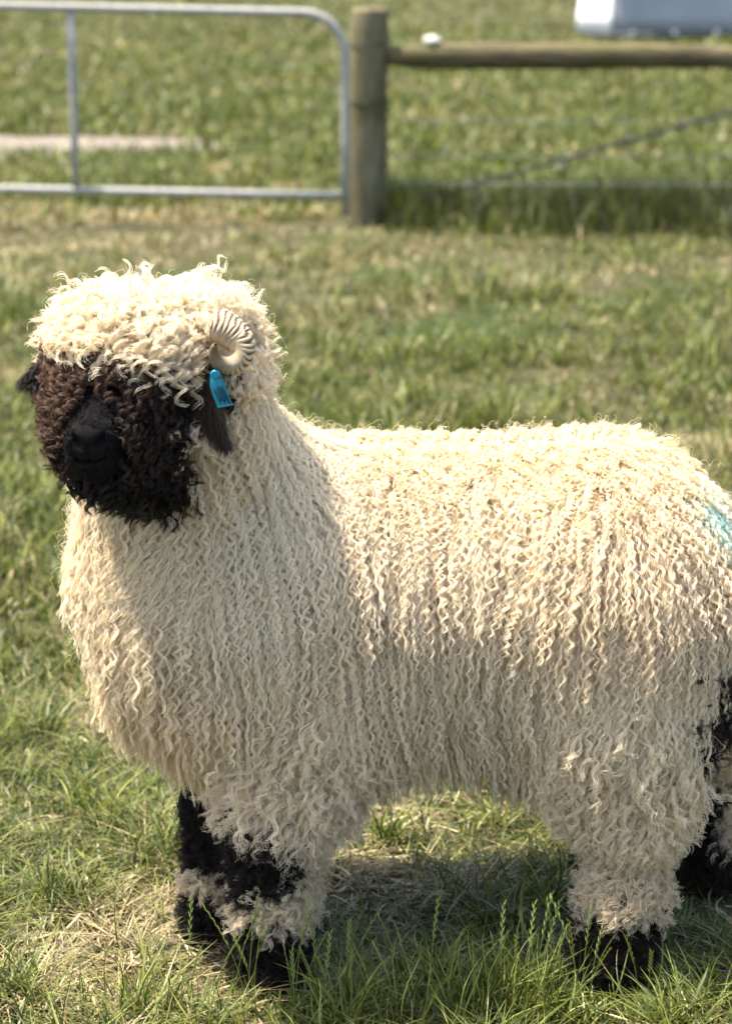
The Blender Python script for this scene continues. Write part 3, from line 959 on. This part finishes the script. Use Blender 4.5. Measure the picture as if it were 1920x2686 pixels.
# ------------------------------------------------------------------ ears, tag, eyes
def ear(base, tipp, width, facing, dark_c, fold=0.35):
    base, tipp, facing = (np.array(v, float) for v in (base, tipp, facing))
    ax = tipp - base
    T = nrmz(ax)
    f = nrmz(facing - T * (facing @ T))
    w = np.cross(T, f)
    ns, nc = 16, 11
    t = np.linspace(0, 1, ns)
    wid = width * (np.sin(np.pi * np.clip(0.13 + 0.85 * t, 0, 1)) ** 0.8)
    V = []
    for off in (0.0022, -0.0022):
        for i in range(ns):
            for c in np.linspace(-1, 1, nc):
                P = base + ax * t[i] + w * c * wid[i] / 2 + f * (fold * wid[i] * (0.5 * c * c) + off * (1 - c * c * 0.8)) + f * 0.012 * math.sin(t[i] * 3)
                V.append(P)
    idx = np.arange(ns * nc).reshape(ns, nc)
    Ff = np.stack([idx[:-1, :-1], idx[:-1, 1:], idx[1:, 1:], idx[1:, :-1]], -1).reshape(-1, 4)
    m = ns * nc
    rim = np.r_[idx[0, :], idx[1:, -1], idx[-1, -2::-1], idx[-2:0:-1, 0]]
    r2 = np.roll(rim, -1)
    Fs = np.stack([rim, rim + m, r2 + m, r2], -1)
    V = np.array(V)
    cc = np.tile(np.linspace(-1, 1, nc), ns * 2)
    tint = np.where((cc < -0.8)[:, None], np.array([0.20, 0.115, 0.085]), np.array(dark_c))
    o = link('ear', mesh_np('ear', V, np.r_[Ff[:, ::-1], Ff + m, Fs], True, tint), M_skin, sheep)
    # fur on the ear
    kk = 2600
    i = rng.integers(0, 2 * m, kk)
    rt = V[i] + 0.002 * rng.normal(0, 1, (kk, 3))
    d = nrmz(T * 1.0 + 0.45 * rng.normal(0, 1, (kk, 3)) + f * 0.5 * np.where(i < m, 1, -1)[:, None])
    ln = 0.006 + 0.008 * rng.random(kk)
    tt = np.linspace(0, 1, 5)
    P = rt[:, None] + d[:, None] * (ln[:, None] * tt[None])[..., None] + np.array([0, 0, -0.006]) * (tt ** 2)[None, :, None]
    rd = 0.0004 * (1 - 0.6 * tt)[None] * np.ones((kk, 1))
    fur = hair_obj('ear_fur', [(P, rd, rep(np.tile(np.array(dark_c), (kk, 1)), 1, 0.3))], M_dark, o)
    fur.matrix_parent_inverse = Matrix.Identity(4)
    return o
ear((-0.222, 2.985, 0.868), (-0.188, 2.970, 0.785), 0.031, (-0.35, -1, 0.1), (0.060, 0.036, 0.024))
ear((-0.395, 3.030, 0.868), (-0.458, 3.00, 0.862), 0.044, (0.1, -1, 0.35), (0.022, 0.015, 0.012))

def ear_tag():
    """bent plastic tag: strap with a rolled button at its top, marker strokes on its face"""
    o = np.array([-0.200, 2.948, 0.886])
    ax = np.array([0.014, 0.0, -0.047])
    wv = np.array([0.0195, -0.004, 0.004])
    nrm_ = nrmz(np.cross(wv, -ax))
    nu, nv = 7, 13
    V = []
    for off in (0.0011, -0.0011):
        for j in range(nv):
            t = j / (nv - 1)
            w = 0.62 + 0.38 * sstep(0.0, 0.35, np.array(t))
            for i in range(nu):
                s = i / (nu - 1) - 0.5
                V.append(o + ax * t + wv * s * w + nrm_ * (0.004 * math.sin(t * math.pi) + off))
    V = np.array(V)
    m = nu * nv
    idx = np.arange(m).reshape(nv, nu)
    Ff = np.stack([idx[:-1, :-1], idx[:-1, 1:], idx[1:, 1:], idx[1:, :-1]], -1).reshape(-1, 4)
    rim = np.r_[idx[0, :], idx[1:, -1], idx[-1, -2::-1], idx[-2:0:-1, 0]]
    r2 = np.roll(rim, -1)
    tagm = link('ear_tag', mesh_np('ear_tag', V, np.r_[Ff[:, ::-1], Ff + m, np.stack([rim, rim + m, r2 + m, r2], -1)], True), M_tag, sheep)
    def sub(ob):
        ob.parent = tagm
        ob.matrix_parent_inverse = Matrix.Identity(4)
    a = np.linspace(0, 2 * np.pi, 15)
    bt_ = tube('tag_button', np.array([o + wv * 0.10 + nrm_ * k_ + ax * 0.06 for k_ in (0.0005, 0.004, 0.0075, 0.0085)]), [0.0062, 0.0060, 0.0058, 0.0045], M_tag, None, 18)
    sub(bt_)
    def face(s, t):
        return o + ax * t + wv * s + nrm_ * (0.004 * math.sin(t * math.pi) + 0.0016)
    for (s0, t0, s1, t1) in ((-0.30, 0.42, -0.17, 0.88), (-0.12, 0.45, -0.04, 0.80), (0.03, 0.40, 0.11, 0.90), (0.16, 0.44, 0.25, 0.82), (0.28, 0.40, 0.40, 0.93), (-0.18, 0.78, 0.28, 0.83)):
        sub(tube('marker_stroke', [face(s0 + (s1 - s0) * q, t0 + (t1 - t0) * q) for q in np.linspace(0, 1, 5)], 0.00065, M_ink, None, 6))
ear_tag()

for s, e in ((1, (-0.262, 2.952, 0.862)), (-1, (-0.405, 2.965, 0.862))):
    blob('eye', e, (0.011, 0.011, 0.011), M_eye, 1, 0.0, sheep, (16, 10))

# ------------------------------------------------------------------ grass
def greenness(x, y):
    p = np.c_[x, y]
    g = 0.52 + 0.80 * (fbm(p, 1.1, 61) - 0.5) + 1.0 * (fbm(p, 4.0, 62) - 0.5)
    b = lambda cx, cy, rx, ry: np.exp(-((x - cx) / rx) ** 2 - ((y - cy) / ry) ** 2)
    near = sstep(5.2, 4.0, y)
    g += near * (0.30 * b(-0.50, 3.55, 0.16, 0.45) - 0.45 * b(-0.42, 3.13, 0.12, 0.12) - 0.35 * b(0.02, 3.45, 0.25, 0.22) + 0.35 * b(-0.15, 2.88, 0.35, 0.07) + 0.35 * b(0.35, 2.92, 0.3, 0.09) - 0.3 * b(-0.45, 2.93, 0.1, 0.05) + 0.25 * b(0.15, 3.2, 0.1, 0.1))
    g += 0.14 * sstep(4.0, 5.5, y) * sstep(11.5, 8.5, y) + 0.12 * sstep(0.1, 0.6, x) * sstep(6, 8, y) * sstep(13, 12, y)
    g -= 0.55 * b(-1.3, 12.0, 1.2, 1.1) + 0.2 * b(-0.8, 10.4, 1.5, 0.8)
    g += 0.40 * b(1.4, 12.4, 1.4, 0.9) + 0.25 * b(1.2, 14.5, 1.6, 1.8) + 0.10 * sstep(13.5, 20, y)
    return g

FEET = ((-0.14, 3.03), (-0.225, 3.17), (0.355, 3.03), (0.545, 3.385))
def trodden(x, y):
    return 1 - 0.72 * np.clip(1.4 * sum(np.exp(-((x - a) / 0.075) ** 2 - ((y - b + 0.075) / 0.095) ** 2) for a, b in FEET), 0, 1)

def blades(name, x, y, h, w, seg, lean=0.5, label=None, green=None, dry_len=0.6, shade=1.0):
    n = len(x)
    g = greenness(x, y) if green is None else green
    isg = rng.random(n) < np.clip(0.5 + 1.5 * (g - 0.5), 0.06, 0.94)
    h = h * np.where(isg, 1.0, dry_len)
    th = rng.random(n) * 2 * np.pi
    bend = lean * (0.35 + 1.1 * rng.random(n)) * np.where(isg, 1.0, 1.7)
    s = np.linspace(0, 1, seg + 1)[None]
    hz = (bend * h)[:, None] * s ** 1.7
    vz = h[:, None] * s * (1 - 0.33 * np.minimum(bend, 1.5)[:, None] * s)
    wob = 0.06 * h[:, None] * np.sin(s * 5 + rng.random((n, 1)) * 6) * s
    cx = x[:, None] + np.cos(th)[:, None] * hz - np.sin(th)[:, None] * wob
    cyy = y[:, None] + np.sin(th)[:, None] * hz + np.cos(th)[:, None] * wob
    z0 = ground_z(x, y)
    cz = z0[:, None] - 0.004 + vz
    tw = th + np.pi / 2 + rng.normal(0, 0.5, n)
    wd = w[:, None] * (1 - s ** 2.2) * 0.5 + 0.00015
    turn = tw[:, None] + rng.normal(0, 0.6, (n, 1)) * s
    wx, wy = np.cos(turn) * wd, np.sin(turn) * wd
    V = np.empty((n, seg + 1, 2, 3), np.float32)
    V[:, :, 0] = np.stack([cx - wx, cyy - wy, cz], -1)
    V[:, :, 1] = np.stack([cx + wx, cyy + wy, cz], -1)
    base = (np.arange(n) * (seg + 1) * 2)[:, None]
    i = (np.arange(seg) * 2)[None]
    F = np.stack([base + i, base + i + 1, base + i + 3, base + i + 2], -1).reshape(-1, 4)
    r = rng.random((n, 1))
    v = 1 + 0.22 * rng.normal(0, 1, (n, 1))
    cg = (np.array([0.032, 0.052, 0.009]) * (1 - r ** 1.4) + np.array([0.205, 0.220, 0.048]) * r ** 1.4) * v
    cd = (np.array([0.17, 0.135, 0.055]) * (1 - r ** 1.5) + np.array([0.46, 0.37, 0.20]) * r ** 1.5) * v
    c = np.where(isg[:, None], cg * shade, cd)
    c = np.clip(c, 0.01, 0.8)
    tint = np.repeat(c, (seg + 1) * 2, 0)
    o = link(name, mesh_np(name, V.reshape(-1, 3), F, True, tint), M_grass)
    tag(o, label, 'grass', kind='stuff')
    return o

def scatter(n, y0, y1, hw0, hw1, power=1.0, clump=0.0, cs=9.0, seed=0):
    """points in the wedge between y0 and y1; hw = half width at either end"""
    u = rng.random(n * 2)
    if power == 1.0:
        y = y0 + (y1 - y0) * u
    else:
        e = 1 - power
        y = (y0 ** e + (y1 ** e - y0 ** e) * u) ** (1 / e)
    hw = hw0 + (hw1 - hw0) * (y - y0) / (y1 - y0)
    x = (rng.random(n * 2) * 2 - 1) * hw
    if clump:
        k = rng.random(n * 2) < 1 - clump + clump * 1.6 * sstep(0.35, 0.65, fbm(np.c_[x, y], cs, seed + 80, 2))
        x, y = x[k], y[k]
    return x[:n], y[:n]

def off_track(x, y):
    return ~((np.abs(y - 17.4 - 0.10 * np.sin(x * 0.7)) < 0.35 + 0.8 * rng.random(len(x)) ** 0.7) & (x < -0.90 - 0.6 * rng.random(len(x)) ** 2))

x, y = scatter(66000, 2.35, 4.3, 0.95, 1.25, 1.0, 0.6, 11)
hh = (0.032 + 0.065 * rng.random(len(x)) ** 1.5) * (0.35 + 2.2 * fbm(np.c_[x, y], 6, 90) ** 2)
hh = hh * trodden(x, y)
blades('grass', x, y, hh, 0.0016 + 0.0028 * rng.random(len(x)) ** 1.5, 5, 1.1, 'short green and straw coloured grass round the feet of the sheep')
x, y = scatter(100000, 4.3, 12.6, 1.3, 3.2, 1.9, 0.72, 5)
hh = (0.040 + 0.08 * rng.random(len(x)) ** 1.6) * (0.3 + 2.4 * fbm(np.c_[x, y], 2.5, 91) ** 2)
blades('grass', x, y, hh, 0.0035 + 0.0035 * rng.random(len(x)) + 0.0004 * (y - 4), 3, 0.7, 'green and straw coloured grass between the sheep and the fence')
x, y = scatter(100000, 12.6, 75, 3.2, 15, 2.2, 0.4, 1.5)
k = off_track(x, y)
x, y = x[k], y[k]
hh = (0.06 + 0.08 * rng.random(len(x))) * (0.6 + 0.8 * fbm(np.c_[x, y], 0.8, 92))
blades('meadow_grass', x, y, hh * (1 + 0.01 * y), 0.007 + 0.0007 * y + 0.004 * rng.random(len(x)), 2, 0.6, 'meadow grass of the field beyond the fence')
# the same turf carried on to either side
def aside(name, cnt, y0, y1, in0, in1, out0, out1, hmin, hvar, w, seg, label):
    y = y0 + (y1 - y0) * rng.random(cnt) ** 1.2
    f = (y - y0) / (y1 - y0)
    a, b = in0 + (in1 - in0) * f, out0 + (out1 - out0) * f
    x = (a + (b - a) * rng.random(cnt)) * np.where(rng.random(cnt) < 0.5, -1, 1)
    k = off_track(x, y)
    x, y = x[k], y[k]
    blades(name, x, y, (hmin + hvar * rng.random(len(x))) * (0.4 + 1.8 * fbm(np.c_[x, y], 2.5, 91) ** 2), w * (0.7 + 0.6 * rng.random(len(x))), seg, 0.75, label)
aside('grass', 26000, 2.3, 4.3, 0.95, 1.25, 2.6, 2.9, 0.05, 0.07, 0.005, 3, 'short turf to either side of where the sheep stands')
aside('grass', 60000, 4.3, 12.6, 1.3, 3.2, 3.6, 7.5, 0.06, 0.09, 0.009, 2, 'turf to either side between the sheep and the fence line')
aside('meadow_grass', 45000, 12.6, 60, 3.2, 12.5, 8.5, 30, 0.11, 0.13, 0.030, 2, 'meadow grass at the sides of the far field')
# rank grass along the fence foot
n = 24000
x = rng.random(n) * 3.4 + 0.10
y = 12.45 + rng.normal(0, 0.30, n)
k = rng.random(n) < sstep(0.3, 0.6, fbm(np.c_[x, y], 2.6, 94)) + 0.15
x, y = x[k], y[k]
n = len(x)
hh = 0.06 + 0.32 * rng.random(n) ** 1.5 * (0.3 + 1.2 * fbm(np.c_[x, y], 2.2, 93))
blades('rank_grass', x, y, hh, 0.005 + 0.004 * rng.random(n), 3, 0.45, 'tall rank grass growing along the foot of the rail fence', green=np.full(n, 0.85), shade=0.55)  # green darkened so the colour carries the shade inside the tall grass

# taller flowering stems and long leaves just in front of the feet
n = 760
x = np.r_[rng.normal(-0.08, 0.13, 130), rng.normal(0.21, 0.07, 330), rng.random(300) * 1.5 - 0.75]
y = np.r_[2.93 + 0.05 * rng.normal(0, 1, 130), 2.93 + 0.035 * rng.normal(0, 1, 330), 2.86 + 0.1 * rng.random(300)]
hh = (0.06 + 0.085 * rng.random(n)) * np.where(rng.random(n) < 0.25, 1.0, trodden(x, y))
blades('tall_grass', x, y, hh, 0.0018 + 0.0014 * rng.random(n), 7, 0.5, 'tall thin green grass in front of the hooves', green=np.full(n, 0.80), shade=1.25)
# flattened straw on the bare ground
def straw(n):
    x, y = scatter(n, 2.4, 5.0, 0.95, 1.4, 1.0)
    k = rng.random(len(x)) < np.clip(1.25 - 1.4 * greenness(x, y), 0.1, 1)
    x, y = x[k], y[k]
    m = len(x)
    ln = 0.02 + 0.05 * rng.random(m)
    th = rng.random(m) * 2 * np.pi
    s = np.linspace(-0.5, 0.5, 4)[None]
    z = ground_z(x, y)[:, None] + 0.004 + 0.012 * rng.random((m, 1)) + s * (0.014 * rng.normal(0, 1, (m, 1)))
    cv = 0.25 * rng.normal(0, 1, (m, 1)) * (s ** 2) * ln[:, None]
    cx = x[:, None] + np.cos(th)[:, None] * s * ln[:, None] - np.sin(th)[:, None] * cv
    cyy = y[:, None] + np.sin(th)[:, None] * s * ln[:, None] + np.cos(th)[:, None] * cv
    w = (0.0007 + 0.0011 * rng.random(m))[:, None]
    V = np.empty((m, 4, 2, 3))
    V[:, :, 0] = np.stack([cx + np.sin(th)[:, None] * w, cyy - np.cos(th)[:, None] * w, z], -1)
    V[:, :, 1] = np.stack([cx - np.sin(th)[:, None] * w, cyy + np.cos(th)[:, None] * w, z + 0.0006], -1)
    base = (np.arange(m) * 8)[:, None]
    i = (np.arange(3) * 2)[None]
    F = np.stack([base + i, base + i + 1, base + i + 3, base + i + 2], -1).reshape(-1, 4)
    r = rng.random((m, 1))
    c = np.array([0.13, 0.095, 0.052]) * (1 - r ** 1.4) + np.array([0.58, 0.47, 0.29]) * r ** 1.4
    o = link('straw', mesh_np('straw', V.reshape(-1, 3), F, True, np.repeat(c, 8, 0)), M_straw)
    tag(o, 'bits of dry straw lying flat on the ground round the sheep', 'straw', kind='stuff')
straw(17000)


# flowering grass stems: a thin stalk with small spikelets set alternately up its top third
def seed_stems():
    n = 46
    x = np.r_[rng.normal(-0.10, 0.07, 16), rng.normal(0.25, 0.06, 18), rng.random(12) * 1.0 - 0.5]
    y = 2.90 + 0.07 * rng.random(n)
    V, F, Cc = [], [], []
    for i in range(n):
        h = 0.10 + 0.075 * rng.random()
        az, be = rng.random() * 6.28, 0.10 + 0.30 * rng.random()
        z0 = float(ground_z(np.array([x[i]]), np.array([y[i]]))[0])
        def at(t):
            return np.array([x[i] + math.cos(az) * be * h * t ** 1.8, y[i] + math.sin(az) * be * h * t ** 1.8, z0 + h * t * (1 - 0.12 * be * t)])
        c = np.array([0.17, 0.21, 0.055]) * (0.8 + 0.5 * rng.random())
        def quad(a, b, w0, w1, d):
            o = len(V)
            V.extend([a - d * w0, a + d * w0, b + d * w1, b - d * w1])
            F.append((o, o + 1, o + 2, o + 3))
            Cc.extend([c] * 4)
        d = np.array([1.0, 0, 0])
        d2 = np.array([0, 1.0, 0])
        ts = np.linspace(0, 1, 9)
        for a, b in zip(ts[:-1], ts[1:]):
            quad(at(a), at(b), 0.0007, 0.0006, d)
            quad(at(a), at(b), 0.0007, 0.0006, d2)
        for q, t in enumerate(np.linspace(0.62, 1.0, 11)):
            sgn = 1 if q % 2 else -1
            a = at(t)
            up = nrmz(at(t) - at(t - 0.05))
            out_ = nrmz(up + 0.35 * sgn * np.array([math.cos(az + 1.57), math.sin(az + 1.57), 0]))
            sd_ = nrmz(np.cross(out_, [0.3, 1, 0.1]))
            quad(a, a + out_ * 0.004, 0.0003, 0.0011, sd_)
            quad(a + out_ * 0.004, a + out_ * 0.010, 0.0011, 0.0002, sd_)
    o = link('seed_grass', mesh_np('seed_grass', np.array(V), np.array(F), True, np.array(Cc)), M_grass)
    tag(o, 'thin flowering grass stems standing in front of the hooves', 'grass', kind='stuff')
seed_stems()

# leafy tufts of longer grass here and there in the near turf
def tufts():
    spots = [(-0.47, 3.30), (-0.44, 3.62), (-0.52, 3.95), (-0.33, 3.48), (-0.50, 2.98), (-0.30, 2.90), (-0.02, 2.93), (0.10, 3.02), (0.16, 2.93), (0.24, 2.96), (0.30, 2.90), (0.42, 2.90), (0.20, 3.20), (0.28, 3.28), (0.05, 3.55), (0.22, 3.62), (0.48, 2.95), (0.55, 3.10), (-0.60, 3.15), (0.64, 3.5)]
    spots += [(float(a), float(b)) for a, b in zip(rng.random(22) * 2.2 - 1.1, 2.7 + 1.6 * rng.random(22))]
    X, Y = [], []
    for a, b in spots:
        m = int(35 + 50 * rng.random())
        X.append(a + 0.022 * rng.normal(0, 1, m))
        Y.append(b + 0.020 * rng.normal(0, 1, m))
    X, Y = np.concatenate(X), np.concatenate(Y)
    m = len(X)
    blades('tuft_grass', X, Y, (0.055 + 0.075 * rng.random(m)) * trodden(X, Y), 0.0024 + 0.0022 * rng.random(m), 7, 0.85, 'longer leafy green grass tufts scattered round the sheep', green=np.full(m, 0.88), shade=1.2)
tufts()
